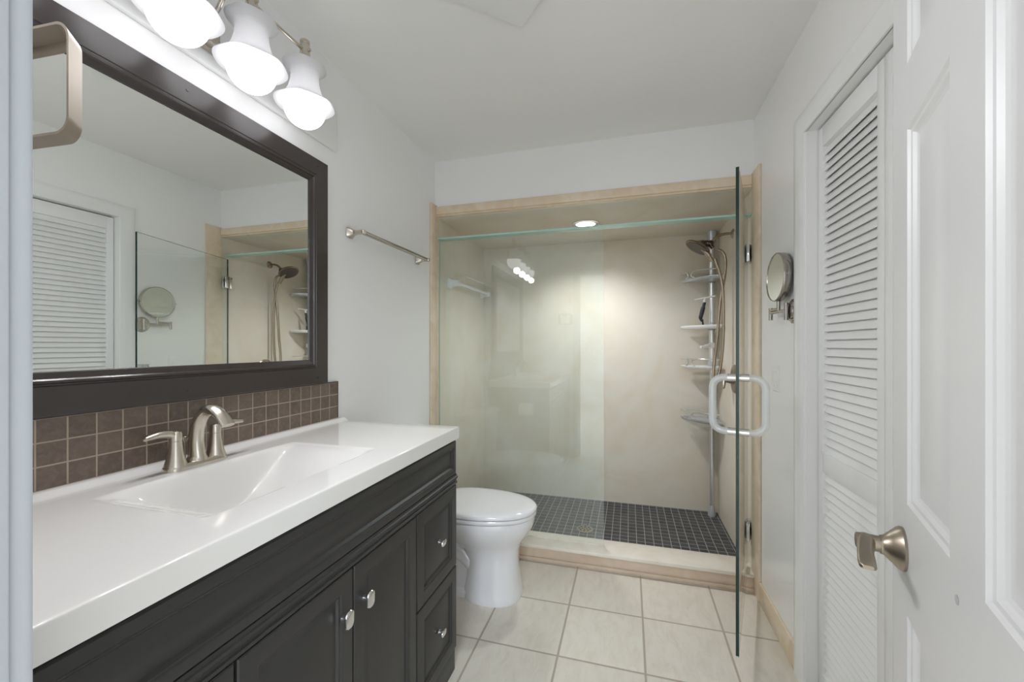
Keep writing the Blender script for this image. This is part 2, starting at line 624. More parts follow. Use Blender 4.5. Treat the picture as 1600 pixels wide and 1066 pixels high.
# curb
b = MB()
b.box((0, 2.335, 0), (W, 2.46, 0.074))
b.mi = 1
b.box((0, 2.322, 0.074), (W, 2.500, 0.094), 0.004)
b.mi = 0
b.box((0, 2.322, 0), (W, 2.335, 0.020), 0.003)
struct(b.build('shower_curb', [M['curbface'], M['curb']]), 'low beige stone curb along the shower', 'curb')
# cream trims around the opening
b = MB(); b.box((0.0, D - 0.014, 2.080), (W - 0.012, D + 0.008, 2.130), 0.003)
b.box((0.0, D - 0.002, 2.0705), (W, D + 0.03, 2.0845))
struct(b.build('trim_1', M['creamtrim']), 'cream stone trim along the top of the shower opening', 'trim')
b = MB(); b.box((0.0, 2.292, 0.0), (0.014, D, 2.140), 0.003); b.box((0, 2.345, 0.094), (0.006, 2.41, 2.083))
struct(b.build('trim_2', M['creamtrim']), 'cream stone trim at the left of the shower opening', 'trim')
b = MB(); b.box((W - 0.012, 2.245, 0.0), (W, D, 2.140), 0.003)
struct(b.build('trim_3', M['creamtrim']), 'cream stone trim at the right of the shower opening', 'trim')
# baseboards
b = MB(); b.box((W - 0.011, CY1 + 0.075, 0), (W, 2.245, 0.100), 0.003)
struct(b.build('baseboard_right', M['creamtrim']), 'low beige stone baseboard on the right wall', 'baseboard')
b = MB(); b.box((0, 1.47, 0), (0.011, 2.292, 0.100), 0.003)
struct(b.build('baseboard_left', M['creamtrim']), 'low beige stone baseboard behind the toilet', 'baseboard')


# casing profile swept round a door opening (face looks to n)
def casing(name, mat_frame, u0, u1, vtop, w, lab, th=0.016, sides=(1, 1)):
    b = MB()
    prof = [(0.0, 0.0), (0.0, th * 0.55), (0.004, th * 0.7), (w * 0.35, th * 0.75), (w * 0.5, th), (w - 0.006, th), (w, th * 0.8), (w, 0.0)]
    lp = []
    for d, t in prof:
        lp.append([(u0 - d, 0, t), (u0 - d, vtop + d, t), (u1 + d, vtop + d, t), (u1 + d, 0, t)])
    V = [[b.bm.verts.new(mat_frame @ Vector(p)) for p in l] for l in lp]
    n = len(V)
    for i in range(n):
        a, c = V[i], V[(i + 1) % n]
        for k in range(3):
            b.bm.faces.new((a[k], a[k + 1], c[k + 1], c[k]))
    b.bm.faces.new([V[i][0] for i in range(n)])
    b.bm.faces.new([V[i][3] for i in reversed(range(n))])
    return struct(b.build(name, M['trim']), lab, 'trim')


casing('trim_4', T(W, 0, 0) @ FXN, -CY1 + 0.010, -CY0 - 0.010, CZ - 0.010 + 0.004, 0.075, 'white casing around the louvered closet door')
b = MB()
b.box((W - 0.002, CY1 - 0.014, 0), (W + 0.098, CY1, CZ)); b.box((W - 0.002, CY0, 0), (W + 0.098, CY0 + 0.014, CZ)); b.box((W - 0.002, CY0, CZ - 0.006), (W + 0.098, CY1, CZ + 0.008))
struct(b.build('trim_5', M['trim']), 'white jamb lining the closet opening', 'trim')
# doorway jamb and casings
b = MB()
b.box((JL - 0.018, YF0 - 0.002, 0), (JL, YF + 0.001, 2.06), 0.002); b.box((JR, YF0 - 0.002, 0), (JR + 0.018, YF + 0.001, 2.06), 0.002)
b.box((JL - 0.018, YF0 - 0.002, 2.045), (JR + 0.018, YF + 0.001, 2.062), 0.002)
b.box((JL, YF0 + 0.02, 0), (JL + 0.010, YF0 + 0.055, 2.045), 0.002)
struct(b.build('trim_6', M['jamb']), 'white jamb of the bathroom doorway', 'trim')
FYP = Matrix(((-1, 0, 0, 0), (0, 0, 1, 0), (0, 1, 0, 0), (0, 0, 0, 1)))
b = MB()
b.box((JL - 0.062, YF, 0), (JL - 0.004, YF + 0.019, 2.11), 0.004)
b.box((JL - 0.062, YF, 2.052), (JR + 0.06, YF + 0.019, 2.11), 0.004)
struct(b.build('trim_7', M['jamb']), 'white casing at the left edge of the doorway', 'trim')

# ------------------------------------------------------------------ closet doors (bifold, louvered)
def louver_leaf(name, y0, y1, lab, knob=None):
    x0, x1 = W + 0.034, W + 0.062
    root = thing(name, lab, 'door', (x0, (y0 + y1) / 2, 0.012), kind='structure')
    zb, zt = 0.012, CZ - 0.012
    st = 0.033
    f = MB()
    f.box((x0, y0, zb), (x1, y0 + st, zt), 0.002); f.box((x0, y1 - st, zb), (x1, y1, zt), 0.002)
    for a, c in ((zb, 0.095), (0.807, 0.878), (1.952, zt)):
        f.box((x0 + 0.0005, y0 + st - 0.002, a), (x1 - 0.0005, y1 - st + 0.002, c), 0.001)
    f.build('door_frame', M['trim'], root)
    s = MB()
    pitch = 0.0286
    for a, c in ((0.095, 0.807), (0.878, 1.952)):
        n = int(round((c - a) / pitch))
        pp = (c - a) / n
        for k in range(n):
            zc = a + pp * (k + 0.5)
            m = T((x0 + x1) / 2 + 0.001, 0, zc) @ Matrix.Rotation(math.radians(-66), 4, 'Y')
            # long slat, lower edge to the room
            s.box((-0.0180, y0 + st - 0.001, -0.0025), (0.0180, y1 - st + 0.001, 0.0025), 0.0012, 1, mat=m)
    s.build('louver_slats', M['trim'], root)
    if knob:
        k = MB(); k.lathe([(0.006, 0), (0.006, 0.012), (0.014, 0.018), (0.016, 0.026), (0.010, 0.032), (0.001, 0.033)], T(x0, knob, 0.93) @ FXN, 20)
        k.build('knob', M['trim'], root)
    return root


louver_leaf('door_2', 1.322, CY1 - 0.018, 'far white louvered bifold leaf of the closet, beside the round mirror')
louver_leaf('door_3', 0.918, 1.318, 'near white louvered bifold leaf of the closet, behind the open door')

# ------------------------------------------------------------------ open six-panel door
DD = Vector((0.301, 0.954, 0)).normalized()
DN = Vector((-DD.y, DD.x, 0))     # towards the room
DO = Vector((1.436, 0.23, 0))
LW, LT = 0.728, 0.035
FD = Matrix(((DD.x, 0, DN.x, DO.x), (DD.y, 0, DN.y, DO.y), (0, 1, 0, 0), (0, 0, 0, 1)))   # u along leaf, v up, w to room
door = thing('door_1', 'white six-panel bathroom door standing open at the right', 'door', (DO.x, DO.y, 0.0), kind='structure')
panels = []
for u0, u1 in ((0.112, 0.318), (0.4235, 0.629)):
    for v0, v1 in ((0.215, 0.804), (0.988, 1.609), (1.717, 1.925)):
        panels.append((u0, u1, v0, v1))
b = MB()
us = sorted({0.0, LW} | {p[0] for p in panels} | {p[1] for p in panels})
vs_ = sorted({0.012, 2.032} | {p[2] for p in panels} | {p[3] for p in panels})
for i in range(len(us) - 1):
    for j in range(len(vs_) - 1):
        cu, cv = (us[i] + us[i + 1]) / 2, (vs_[j] + vs_[j + 1]) / 2
        if any(p[0] < cu < p[1] and p[2] < cv < p[3] for p in panels):
            continue
        for w in (0.0, -LT):
            b.bm.faces.new([b.bm.verts.new(FD @ Vector(q)) for q in ((us[i], vs_[j], w), (us[i + 1], vs_[j], w), (us[i + 1], vs_[j + 1], w), (us[i], vs_[j + 1], w))])
for a, c in (((0, 0.012), (LW, 0.012)), ((LW, 0.012), (LW, 2.032)), ((LW, 2.032), (0, 2.032)), ((0, 2.032), (0, 0.012))):
    b.bm.faces.new([b.bm.verts.new(FD @ Vector(q)) for q in ((*a, 0), (*c, 0), (*c, -LT), (*a, -LT))])
for p in panels:
    pr = [(0, 0), (0.004, -0.004), (0.009, -0.005), (0.014, -0.0095), (0.019, -0.0115), (0.026, -0.0115), (0.056, -0.004)]
    b.rect(*p, pr, FD, cap0=False)
    b.rect(*p, [(i, -LT - w) for i, w in pr], FD, cap0=False)
bmesh.ops.remove_doubles(b.bm, verts=b.bm.verts[:], dist=1e-5)
b.build('door_panel', M['door'], door, angle=20)
b = MB(); b.lathe([(0.0001, 0), (0.0055, 0.0002), (0.0058, 0.0008), (0.0001, 0.0012)], T(*(DO + DD * 0.397 + Vector((0, 0, 0.95)))) @ frame_to((0, 0, 0), DN), 16)
b.build('dent_mark', M['stain'], door)
# lever handle
hc = DO + DD * 0.654 + Vector((0, 0, 0.904))
hf = frame_to(hc, DN, (0, 0, 1))
hd = MB()
hd.lathe([(0.036, 0.0), (0.0365, 0.004), (0.034, 0.008), (0.026, 0.016), (0.0165, 0.026), (0.0155, 0.030)], hf, 32)
hr = hd.build('door_handle', M['nickelwarm'], door)
hb = MB()
hb.lathe([(0.0135, 0.029), (0.0135, 0.058), (0.0125, 0.0625), (0.010, 0.0635)], hf, 28)
# flat paddle lying towards the hinge side: local x = along the leaf, y = up, z = out of the leaf
lf = Matrix(((-DD.x, 0, DN.x, hc.x), (-DD.y, 0, DN.y, hc.y), (0, 1, 0, hc.z), (0, 0, 0, 1)))
lp = []
for s_, w0, w1, z0, z1 in ((-0.0125, 0.043, 0.056, -0.006, 0.007), (-0.010, 0.039, 0.060, -0.012, 0.012), (0.0, 0.036, 0.062, -0.0145, 0.0145), (0.015, 0.038, 0.063, -0.012, 0.0140),
                           (0.035, 0.042, 0.0655, -0.008, 0.0115), (0.060, 0.046, 0.068, -0.006, 0.0080), (0.085, 0.047, 0.0705, -0.007, 0.0040), (0.098, 0.048, 0.070, -0.008, 0.001), (0.102, 0.052, 0.066, -0.007, -0.001)):
    rr_ = rrect(w1 - w0, z1 - z0, min(w1 - w0, z1 - z0) * 0.42, 4)
    lp.append([(s_, (z0 + z1) / 2 + q[1], (w0 + w1) / 2 + q[0]) for q in rr_])
hb.loops(lp, mat=lf)
hb.build('lever', M['nickelwarm'], hr)
for z in (0.25, 1.05, 1.82):
    k = MB(); k.tube([DO + DN * 0.004 + Vector((0, 0, z - 0.045)), DO + DN * 0.004 + Vector((0, 0, z + 0.045))], 0.006, 10)
    k.build('hinge', M['nickel'], door)

# ================================================================== vanity cabinet
VY0, VY1 = 0.238, 1.462
VX = 0.524
cab = thing('vanity_cabinet', 'black raised-panel vanity cabinet under the white sink top', 'cabinet', (0.27, 0.85, 0))
b = MB()
b.box((0.004, VY0, 0.0), (VX, VY0 + 0.018, 0.893)); b.box((0.004, VY1 - 0.018, 0.0), (VX, VY1, 0.893), 0.001)
b.box((0.004, VY0 + 0.018, 0.075), (VX - 0.02, VY1 - 0.018, 0.092)); b.box((0.004, VY0 + 0.018, 0.09), (0.012, VY1 - 0.018, 0.76))
b.box((VX - 0.02, VY0 + 0.018, 0.0), (VX - 0.004, VY1 - 0.018, 0.09))
b.box((VX - 0.02, VY0 + 0.018, 0.09), (VX, VY1 - 0.018, 0.76))
b.box((VX - 0.02, VY0 + 0.018, 0.745), (VX, VY1 - 0.018, 0.893))
b.build('cabinet_body', M['black'], cab)
b = MB(); b.box((VX, VY0, 0.0), (VX + 0.012, VY1, 0.085), 0.003); b.build('plinth', M['black'], cab)
# long apron panel and its moulding
FV = T(VX, 0, 0) @ FX
b = MB(); b.rect(VY0 + 0.001, VY1 - 0.002, 0.757, 0.885, [(0, 0.0), (0, 0.014), (0.003, 0.018), (0.006, 0.019), (0.022, 0.019), (0.025, 0.0165), (0.028, 0.0165), (0.033, 0.010), (0.038, 0.0095), (0.055, 0.0145)], FV)
b.build('apron_panel', M['black'], cab)
b = MB()
lp = []
for x, z in ((0, 0.757), (0.018, 0.757), (0.020, 0.751), (0.0235, 0.749), (0.0235, 0.742), (0.018, 0.736), (0.018, 0.731), (0.0215, 0.729), (0.0215, 0.722), (0.0, 0.720)):
    lp.append((VX + x, z))
b.loops([[(x, VY0, z) for x, z in lp], [(x, VY1, z) for x, z in lp]])
b.build('moulding', M['black'], cab)
DP = [(0, 0.002), (0, 0.017), (0.0025, 0.0195), (0.005, 0.020), (0.040, 0.020), (0.044, 0.0165), (0.048, 0.0165), (0.052, 0.0115), (0.057, 0.0110), (0.070, 0.0160)]
DPS = [(0, 0.002), (0, 0.017), (0.0025, 0.0195), (0.005, 0.020), (0.042, 0.020), (0.046, 0.0165), (0.050, 0.0165), (0.054, 0.0115), (0.058, 0.0110), (0.068, 0.0160)]


def knob(parent, y, z, oval=True):
    k = MB()
    fr = T(VX + 0.020, y, z) @ FX
    k.lathe([(0.0085, 0.0), (0.0080, 0.003), (0.0078, 0.010), (0.0085, 0.014)], fr, 16)
    lp = []
    for s_, w_ in ((0.6, 0.013), (0.97, 0.0155), (1.0, 0.018), (0.93, 0.0205), (0.7, 0.022), (0.3, 0.0226)):
        lp.append([(x * s_, y_ * s_, w_) for x, y_ in rrect(0.029, 0.041, 0.011, 5)] if oval else
                  [(x * s_, y_ * s_, w_) for x, y_ in rrect(0.034, 0.020, 0.008, 5)])
    k.loops(lp, mat=fr)
    return k.build('knob', M['chrome'], parent)


for u0, u1, ky in ((0.848, 1.150, 0.887), (0.541, 0.843, 0.806)):
    b = MB(); b.rect(u0, u1, 0.092, 0.716, DP, FV)
    d = b.build('cabinet_door', M['black'], cab)
    knob(d, ky, 0.617)
for u0, u1 in ((1.156, 1.4595), (0.241, 0.535)):
    for v0, v1 in ((0.4095, 0.716), (0.092, 0.4045)):
        b = MB(); b.rect(u0, u1, v0, v1, DPS, FV)
        d = b.build('drawer', M['black'], cab)
        knob(d, (u0 + u1) / 2, (v0 + v1) / 2, oval=False)

# ------------------------------------------------------------------ vanity top with integral basin
def sstep(t):
    t = max(0.0, min(1.0, t))
    return t * t * (3 - 2 * t)


def top_z(x, y):
    z = 0.938
    # raised back ledge
    z += 0.012 * (1 - sstep((x - 0.026) / 0.022))
    bx = sstep((x - 0.128) / 0.030) * sstep((0.448 - x) / 0.030)
    d = min(y - 0.560, 1.085 - y)
    if d > 0 and bx > 0:
        t = sstep(d / 0.24)
        z -= 0.122 * t * bx + 0.003 * sstep(d / 0.012) * bx
    return z


b = MB()
xs = [0.006 + 0.02 * i / 2 for i in range(3)] + [0.03, 0.034, 0.039, 0.044, 0.050, 0.07, 0.1, 0.12]
xs += [0.126 + 0.004 * i for i in range(10)] + [0.18 + 0.03 * i for i in range(8)]
xs += [0.412 + 0.004 * i for i in range(11)] + [0.47, 0.51, 0.540, 0.545]
xs = sorted(set(round(x, 5) for x in xs))
ys = [0.236, 0.3, 0.4, 0.5, 0.55] + [0.556 + 0.004 * i for i in range(6)] + [0.58 + 0.012 * i for i in range(41)] + [1.067 + 0.004 * i for i in range(6)] + [1.10, 1.2, 1.3, 1.4, 1.467]
ys = sorted(set(round(y, 5) for y in ys))
G = [[b.bm.verts.new((x, y, top_z(x, y))) for y in ys] for x in xs]
for i in range(len(xs) - 1):
    for j in range(len(ys) - 1):
        b.bm.faces.new((G[i][j], G[i + 1][j], G[i + 1][j + 1], G[i][j + 1]))
# rounded rim and skirt
rim = [G[i][0] for i in range(len(xs))] + [G[-1][j] for j in range(1, len(ys))] + [G[i][-1] for i in range(len(xs) - 2, -1, -1)] + [G[0][j] for j in range(len(ys) - 2, 0, -1)]


def outw(v, o, dz):
    x, y, z = v.co
    nx = x + (o if abs(x - xs[-1]) < 1e-4 else 0)
    ny = y + (o if abs(y - ys[-1]) < 1e-4 else 0)
    return (nx, ny, z + dz)


prev = rim
for o, dz in ((0.002, -0.0006), (0.0035, -0.002), (0.004, -0.005), (0.004, None)):
    cur = []
    for v in rim:
        q = outw(v, o, dz or 0)
        if dz is None:
            q = (q[0], q[1], 0.893)
        cur.append(b.bm.verts.new(q))
    for k in range(len(rim)):
        b.bm.faces.new((prev[k], prev[(k + 1) % len(rim)], cur[(k + 1) % len(rim)], cur[k]))
    prev = cur
inner = [b.bm.verts.new((min(max(v.co.x, 0.02), 0.50), min(max(v.co.y, 0.26), 1.44), 0.893)) for v in prev]
for k in range(len(rim)):
    b.bm.faces.new((prev[k], prev[(k + 1) % len(rim)], inner[(k + 1) % len(rim)], inner[k]))
vt = thing('sink_counter', 'white cultured marble vanity top with integral rectangular basin', 'vanity top', (0.27, 0.85, 0.893))
b.build('countertop', M['counter'], vt, angle=50)
b = MB(); b.lathe([(0.022, 0), (0.022, 0.003), (0.018, 0.0045), (0.010, 0.003), (0.001, 0.003)], T(0.27, 0.8225, 0.8135), 24)
b.build('drain', M['nickel'], vt)

# ------------------------------------------------------------------ backsplash
b = MB(); b.box((0.0, 0.238, 0.9505), (0.012, 1.4455, 1.0985), 0.0005, 1)
o = b.build('tile_backsplash', M['splash'])
struct(o, 'three rows of small brown slate tiles behind the faucet', 'backsplash')
b = MB(); b.box((0.0, 0.238, 1.0985), (0.013, 1.4485, 1.1025), 0.0005, 1); b.box((0.0, 1.4455, 0.9505), (0.013, 1.4485, 1.1025), 0.0005, 1)
b.build('edge_trim', M['espresso'], o)

# ------------------------------------------------------------------ faucet
FYc = 0.808
fa = thing('faucet', 'brushed nickel two-handle arched faucet behind the basin', 'faucet', (0.085, FYc, 0.938))
b = MB()
o2 = rrect(0.052, 0.158, 0.0255, 8)
ff = T(0.088, FYc, 0.9375)
lp = []
for s_, w_ in ((1.0, 0.0), (1.0, 0.006), (0.95, 0.011), (0.86, 0.0145), (0.74, 0.016)):
    lp.append([(x - (1 - s_) * math.copysign(0.026, x) * 1.0 if True else x, y - (1 - s_) * math.copysign(0.026, y), w_) for x, y in o2])
b.loops(lp, mat=ff)
b.build('base_plate', M['nickel'], fa)
# spout: sweeps up from the base and over the basin
P3 = [(0.092, 0.948), (0.088, 0.975), (0.087, 1.005), (0.093, 1.040), (0.107, 1.066), (0.128, 1.083), (0.149, 1.084), (0.168, 1.075), (0.184, 1.061), (0.197, 1.047)]
sp = catmull([(x, FYc, z) for x, z in P3], 6)
n = len(sp)
rad = []
for i in range(n):
    t = i / (n - 1)
    ra = 0.0225 - 0.0150 * t      # in the bend plane
    rb = 0.0200 - 0.003 * math.sin(PI * min(1, t * 1.4)) - 0.002 * t
    rad.append((rb, ra) if False else (ra, rb))
b = MB(); b.tube(sp, rad, 20)
b.lathe([(0.024, 0.0), (0.0225, 0.006), (0.0195, 0.012)], T(0.090, FYc, 0.951), 24)
b.build('spout', M['nickel'], fa)
for sgn in (-1, 1):
    yc = FYc + sgn * 0.0515
    b = MB()
    b.lathe([(0.0255, 0.0), (0.0245, 0.006), (0.0205, 0.018), (0.0165, 0.036), (0.0145, 0.052), (0.0140, 0.066), (0.0132, 0.0665), (0.0132, 0.0675), (0.0142, 0.068), (0.0140, 0.082), (0.0125, 0.089), (0.006, 0.0925), (0.001, 0.093)], T(0.088, yc, 0.945), 28)
    h_ = b.build('handle', M['nickel'], fa)
    b = MB()
    pts = [(0.088, yc + sgn * 0.001, 1.0250), (0.088, yc + sgn * 0.018, 1.0320), (0.089, yc + sgn * 0.040, 1.0345), (0.091, yc + sgn * 0.060, 1.0330), (0.093, yc + sgn * 0.076, 1.0315)]
    cp = catmull(pts, 6)
    m_ = len(cp)
    rr = [((0.0115 * (1 - k / m_) + 0.0055 * (k / m_)), 0.0115 - 0.001 * abs(k / m_ - 0.5)) for k in range(m_)]
    rr[-1] = (0.0020, 0.006)
    b.tube(cp, rr, 16)
    b.build('lever', M['nickel'], h_)
b = MB(); b.tube([(0.058, 0.800, 0.945), (0.058, 0.800, 1.000)], 0.0024, 10); b.lathe([(0.003, 0), (0.006, 0.008), (0.0085, 0.015), (0.003, 0.018)], T(0.058, 0.800, 0.997), 16)
b.build('lift_rod', M['nickel'], fa)

# ------------------------------------------------------------------ wall mirror
mi = thing('wall_mirror', 'large wall mirror in a wide espresso brown frame above the vanity', 'mirror', (0.0, 0.85, 1.103))
MY0, MY1, MZ0, MZ1 = 0.327, 1.373, 1.103, 1.974
prof = [(0, 0.001), (0, 0.024), (0.002, 0.0255), (0.062, 0.0255), (0.064, 0.0235), (0.067, 0.0235), (0.070, 0.0270), (0.075, 0.0270), (0.078, 0.0230), (0.092, 0.0185), (0.094, 0.0165), (0.094, 0.001)]
b = MB()
b.rect(MY0, MY1, MZ0, MZ1, prof, FX, cap0=False, cap1=False)
# close the back of the frame
b.build('frame', M['espresso'], mi, angle=20)
b = MB(); b.box((0.003, MY0 + 0.085, MZ0 + 0.085), (0.0145, MY1 - 0.085, MZ1 - 0.085))
b.build('mirror_glass', M['mirror'], mi)
for y, z in ((1.318, 1.127), (0.83, 1.127), (1.318, 1.948), (0.83, 1.948)):
    b = MB(); b.lathe([(0.0042, 0), (0.0042, 0.0006), (0.003, 0.0010), (0.0005, 0.0005)], T(0.0255, y, z) @ FX, 12)
    b.build('screw', M['darkmetal'], mi)

# ------------------------------------------------------------------ vanity light
LX = 0.140
LY = [1.127, 0.926, 0.726, 0.526]
SZ = 1.0246


def zz(z):
    return 1.25 + (z - 1.25) * SZ


vl = thing('vanity_light', 'brushed nickel bar light with four frosted bell shades above the mirror', 'wall light', (0.02, 0.81, 2.13))
b = MB(); b.box((0.0, 0.19 + 0.055, 2.058), (0.016, 1.441, 2.226), 0.005, 3)
b.build('backboard', M['trim'], vl)
b = MB(); b.rect(0.697, 0.921, 2.097, 2.205, [(0, 0.0), (0, 0.012), (0.002, 0.014), (0.007, 0.014), (0.009, 0.018), (0.012, 0.018), (0.014, 0.024), (0.018, 0.026)], T(0.016, 0, 0) @ FX)
b.build('canopy_plate', M['nickel'], vl)
for y in (0.752, 0.866):
    b = MB(); b.tube(catmull([(0.030, y, 2.165), (0.080, y, 2.175), (LX - 0.02, y, zz(2.205)), (LX, y, zz(2.214))], 6), 0.006, 12)
    b.build('arm', M['nickel'], vl)
b = MB(); b.tube([(LX, LY[-1], zz(2.214)), (LX, LY[0], zz(2.214))], 0.0055, 14)
b.build('bar', M['nickel'], vl)
ruf = []


def ruffled(prof, seg, c, amp=()):
    lp = []
    for (r, z, a) in prof:
        z = zz(z)
        r = r * 1.02
        lp.append([((r * (1 + a * math.cos(6 * 2 * PI * k / seg))) * math.cos(2 * PI * k / seg) + c[0],
                    (r * (1 + a * math.cos(6 * 2 * PI * k / seg))) * math.sin(2 * PI * k / seg) + c[1],
                    z + a * r * 0.6 * math.cos(6 * 2 * PI * k / seg) + c[2]) for k in range(seg)])
    return lp


for y in LY:
    b = MB()
    b.lathe([(0.009, 0.064), (0.0145, 0.062), (0.0155, 0.060), (0.0155, 0.052), (0.0135, 0.050), (0.0150, 0.048), (0.0165, 0.010), (0.021, 0.006), (0.023, -0.012), (0.021, -0.020), (0.012, -0.022)], T(LX, y, zz(2.186)), 28)
    b.tube([(LX + 0.004, y, zz(2.214)), (LX + 0.022, y, zz(2.214))], 0.005, 10)
    b.build('socket', M['nickel'], vl)
    b = MB()
    outer = [(0.040, 2.136, 0.0), (0.045, 2.150, 0.0), (0.058, 2.158, 0.015), (0.0645, 2.162, 0.02)]
    outer_d = [(0.0645, 2.160, 0.02), (0.057, 2.154, 0.015), (0.046, 2.146, 0.0), (0.041, 2.134, 0.0), (0.043, 2.110, 0.0), (0.050, 2.082, 0.005), (0.062, 2.059, 0.008), (0.078, 2.042, 0.012), (0.090, 2.037, 0.018)]
    inner_ = [(0.090, 2.0385, 0.018), (0.078, 2.0445, 0.012), (0.060, 2.0615, 0.008), (0.047, 2.084, 0.005), (0.040, 2.111, 0.0), (0.038, 2.134, 0.0), (0.043, 2.1485, 0.0), (0.057, 2.157, 0.015), (0.0645, 2.162, 0.02)]
    lp = ruffled(outer_d + inner_, 48, (LX, y, 0))
    b.loops(lp, ring=True)
    b.build('glass_shade', M['frosted'], vl, angle=60)
    b = MB()
    cz, R = zz(2.026), 0.064
    pr = [(0.0005, cz - R)] + [(R * math.sin(PI * k / 20), cz - R * math.cos(PI * k / 20)) for k in range(1, 17)] + [(0.030, zz(2.090)), (0.018, zz(2.125)), (0.016, zz(2.165))]
    b.lathe(pr, T(LX, y, 0), 36)
    b.build('globe_bulb', M['bulb'], vl)
    sl = bpy.data.lights.new('lamp_light', 'SPOT')
    sl.energy = LAMP_W; sl.color = (0.98, 0.97, 1.0); sl.spot_size = math.radians(168); sl.spot_blend = 1.0; sl.shadow_soft_size = 0.03
    so_ = bpy.data.objects.new('lamp_light', sl); COL.objects.link(so_)
    so_.location = (LX + 0.03, y, zz(2.026) - 0.085)
    so_.rotation_euler = Vector((-1.15, 0, 1)).to_track_quat('Z', 'Y').to_euler()

# ------------------------------------------------------------------ square towel ring on the front wall
tr = thing('towel_ring', 'square brushed nickel towel ring on the wall left of the doorway', 'towel ring', (0.52, YF, 1.60))
b = MB()
rc = Vector((0.506, 0.305, 1.5475))
rm = T(*rc) @ Matrix.Rotation(math.radians(4), 4, 'Z') @ FYN


def rr2(w, h, r, dz, dx=0.0):
    return [(x, y, dz) for x, y in rrect(w, h, r, 8)]


b.loops([rr2(0.166, 0.125, 0.020, 0.012), rr2(0.128, 0.121, 0.018, -0.012), rr2(0.102, 0.096, 0.008, -0.012), rr2(0.102, 0.096, 0.008, -0.009),
         rr2(0.122, 0.116, 0.016, -0.008), rr2(0.160, 0.119, 0.017, 0.012)], ring=True, mat=rm)
b.build('ring', M['satin'], tr)
b = MB(); b.box((0.468, YF, 1.585), (0.512, YF + 0.010, 1.629), 0.003); b.box((0.482, YF + 0.008, 1.598), (0.498, 0.318, 1.617), 0.003)
b.build('wall_post', M['nickel'], tr)

# ------------------------------------------------------------------ towel bar
tb = thing('towel_bar', 'brushed nickel towel bar on the left wall beside the mirror', 'towel bar', (0.0, 1.83, 1.745))
for y in (1.535, 2.135):
    b = MB()
    lp = []
    for s_, w_ in ((0.046, 0.0), (0.046, 0.004), (0.036, 0.012), (0.022, 0.026), (0.017, 0.040), (0.018, 0.060), (0.020, 0.074), (0.016, 0.078)):
        lp.append([(x, y_, w_) for x, y_ in rrect(s_, s_, s_ * 0.22, 4)])
    b.loops(lp, mat=T(0, y, 1.747) @ FX)
    b.build('bracket', M['nickel'], tb)
b = MB(); b.tube([(0.066, 1.545, 1.747), (0.066, 2.125, 1.747)], 0.0085, 16, sq=True)
b.build('bar', M['steel'], tb)

# ------------------------------------------------------------------ toilet
def egg(x0, x1, ry, yc, z, n=40, p=2.2, sh=0.42):
    """egg outline, widest sh of the way from the back"""
    xm = x0 + (x1 - x0) * sh
    o = []
    for k in range(n):
        t = 2 * PI * k / n
        c, s = math.cos(t), math.sin(t)
        cx = math.copysign(abs(c) ** (2 / p), c)
        sy = math.copysign(abs(s) ** (2 / p), s)
        o.append((xm + (x1 - xm) * cx if cx > 0 else xm + (xm - x0) * cx, yc + ry * sy, z))
    return o


TY = 1.985
to = thing('toilet', 'white elongated two-piece toilet between the vanity and the shower', 'toilet', (0.45, TY, 0))
b = MB()
b.loops([egg(0.365, 0.668, 0.134, TY, 0.0, p=2.4, sh=.5), egg(0.365, 0.670, 0.136, TY, 0.012, p=2.4, sh=.5), egg(0.370, 0.664, 0.128, TY, 0.035, p=2.4, sh=.5), egg(0.380, 0.652, 0.116, TY, 0.10, p=2.4, sh=.5), egg(0.380, 0.648, 0.108, TY, 0.18, sh=.5),
         egg(0.350, 0.652, 0.110, TY, 0.235, sh=.5), egg(0.30, 0.670, 0.132, TY, 0.275, sh=.47), egg(0.24, 0.698, 0.160, TY, 0.310, sh=.45), egg(0.20, 0.719, 0.178, TY, 0.345, sh=.44),
         egg(0.175, 0.730, 0.186, TY, 0.375, sh=.43), egg(0.170, 0.732, 0.188, TY, 0.395, sh=.43), egg(0.172, 0.729, 0.185, TY, 0.402, sh=.43), egg(0.185, 0.720, 0.170, TY, 0.404, sh=.43)])
# trapway and foot behind the column
b.loops([egg(0.10, 0.55, 0.10, TY, 0.0, p=3.2, sh=.5), egg(0.10, 0.55, 0.10, TY, 0.025, p=3.2, sh=.5), egg(0.11, 0.55, 0.075, TY, 0.035, p=3, sh=.5), egg(0.11, 0.55, 0.070, TY, 0.20, p=2.6, sh=.5), egg(0.12, 0.55, 0.090, TY, 0.29, p=2.6, sh=.5), egg(0.14, 0.50, 0.14, TY, 0.36, p=2.6, sh=.5)])
b.tube(catmull([(0.44, TY - 0.040, 0.13), (0.38, TY - 0.046, 0.19), (0.31, TY - 0.048, 0.21), (0.23, TY - 0.046, 0.17), (0.19, TY - 0.046, 0.08), (0.19, TY - 0.046, 0.02)], 6), 0.042, 16)
b.box((0.02, TY - 0.17, 0.33), (0.25, TY + 0.17, 0.398), 0.03, 4)
b.build('bowl', M['china'], to, angle=50)
b = MB()
so = egg(0.165, 0.740, 0.192, TY, 0.0, sh=.42); si = egg(0.26, 0.66, 0.115, TY, 0.0, sh=.45)


def lift(o, z, s_=1.0, c=(0.42, TY)):
    return [(c[0] + (x - c[0]) * s_, c[1] + (y - c[1]) * s_, z) for x, y, _ in o]


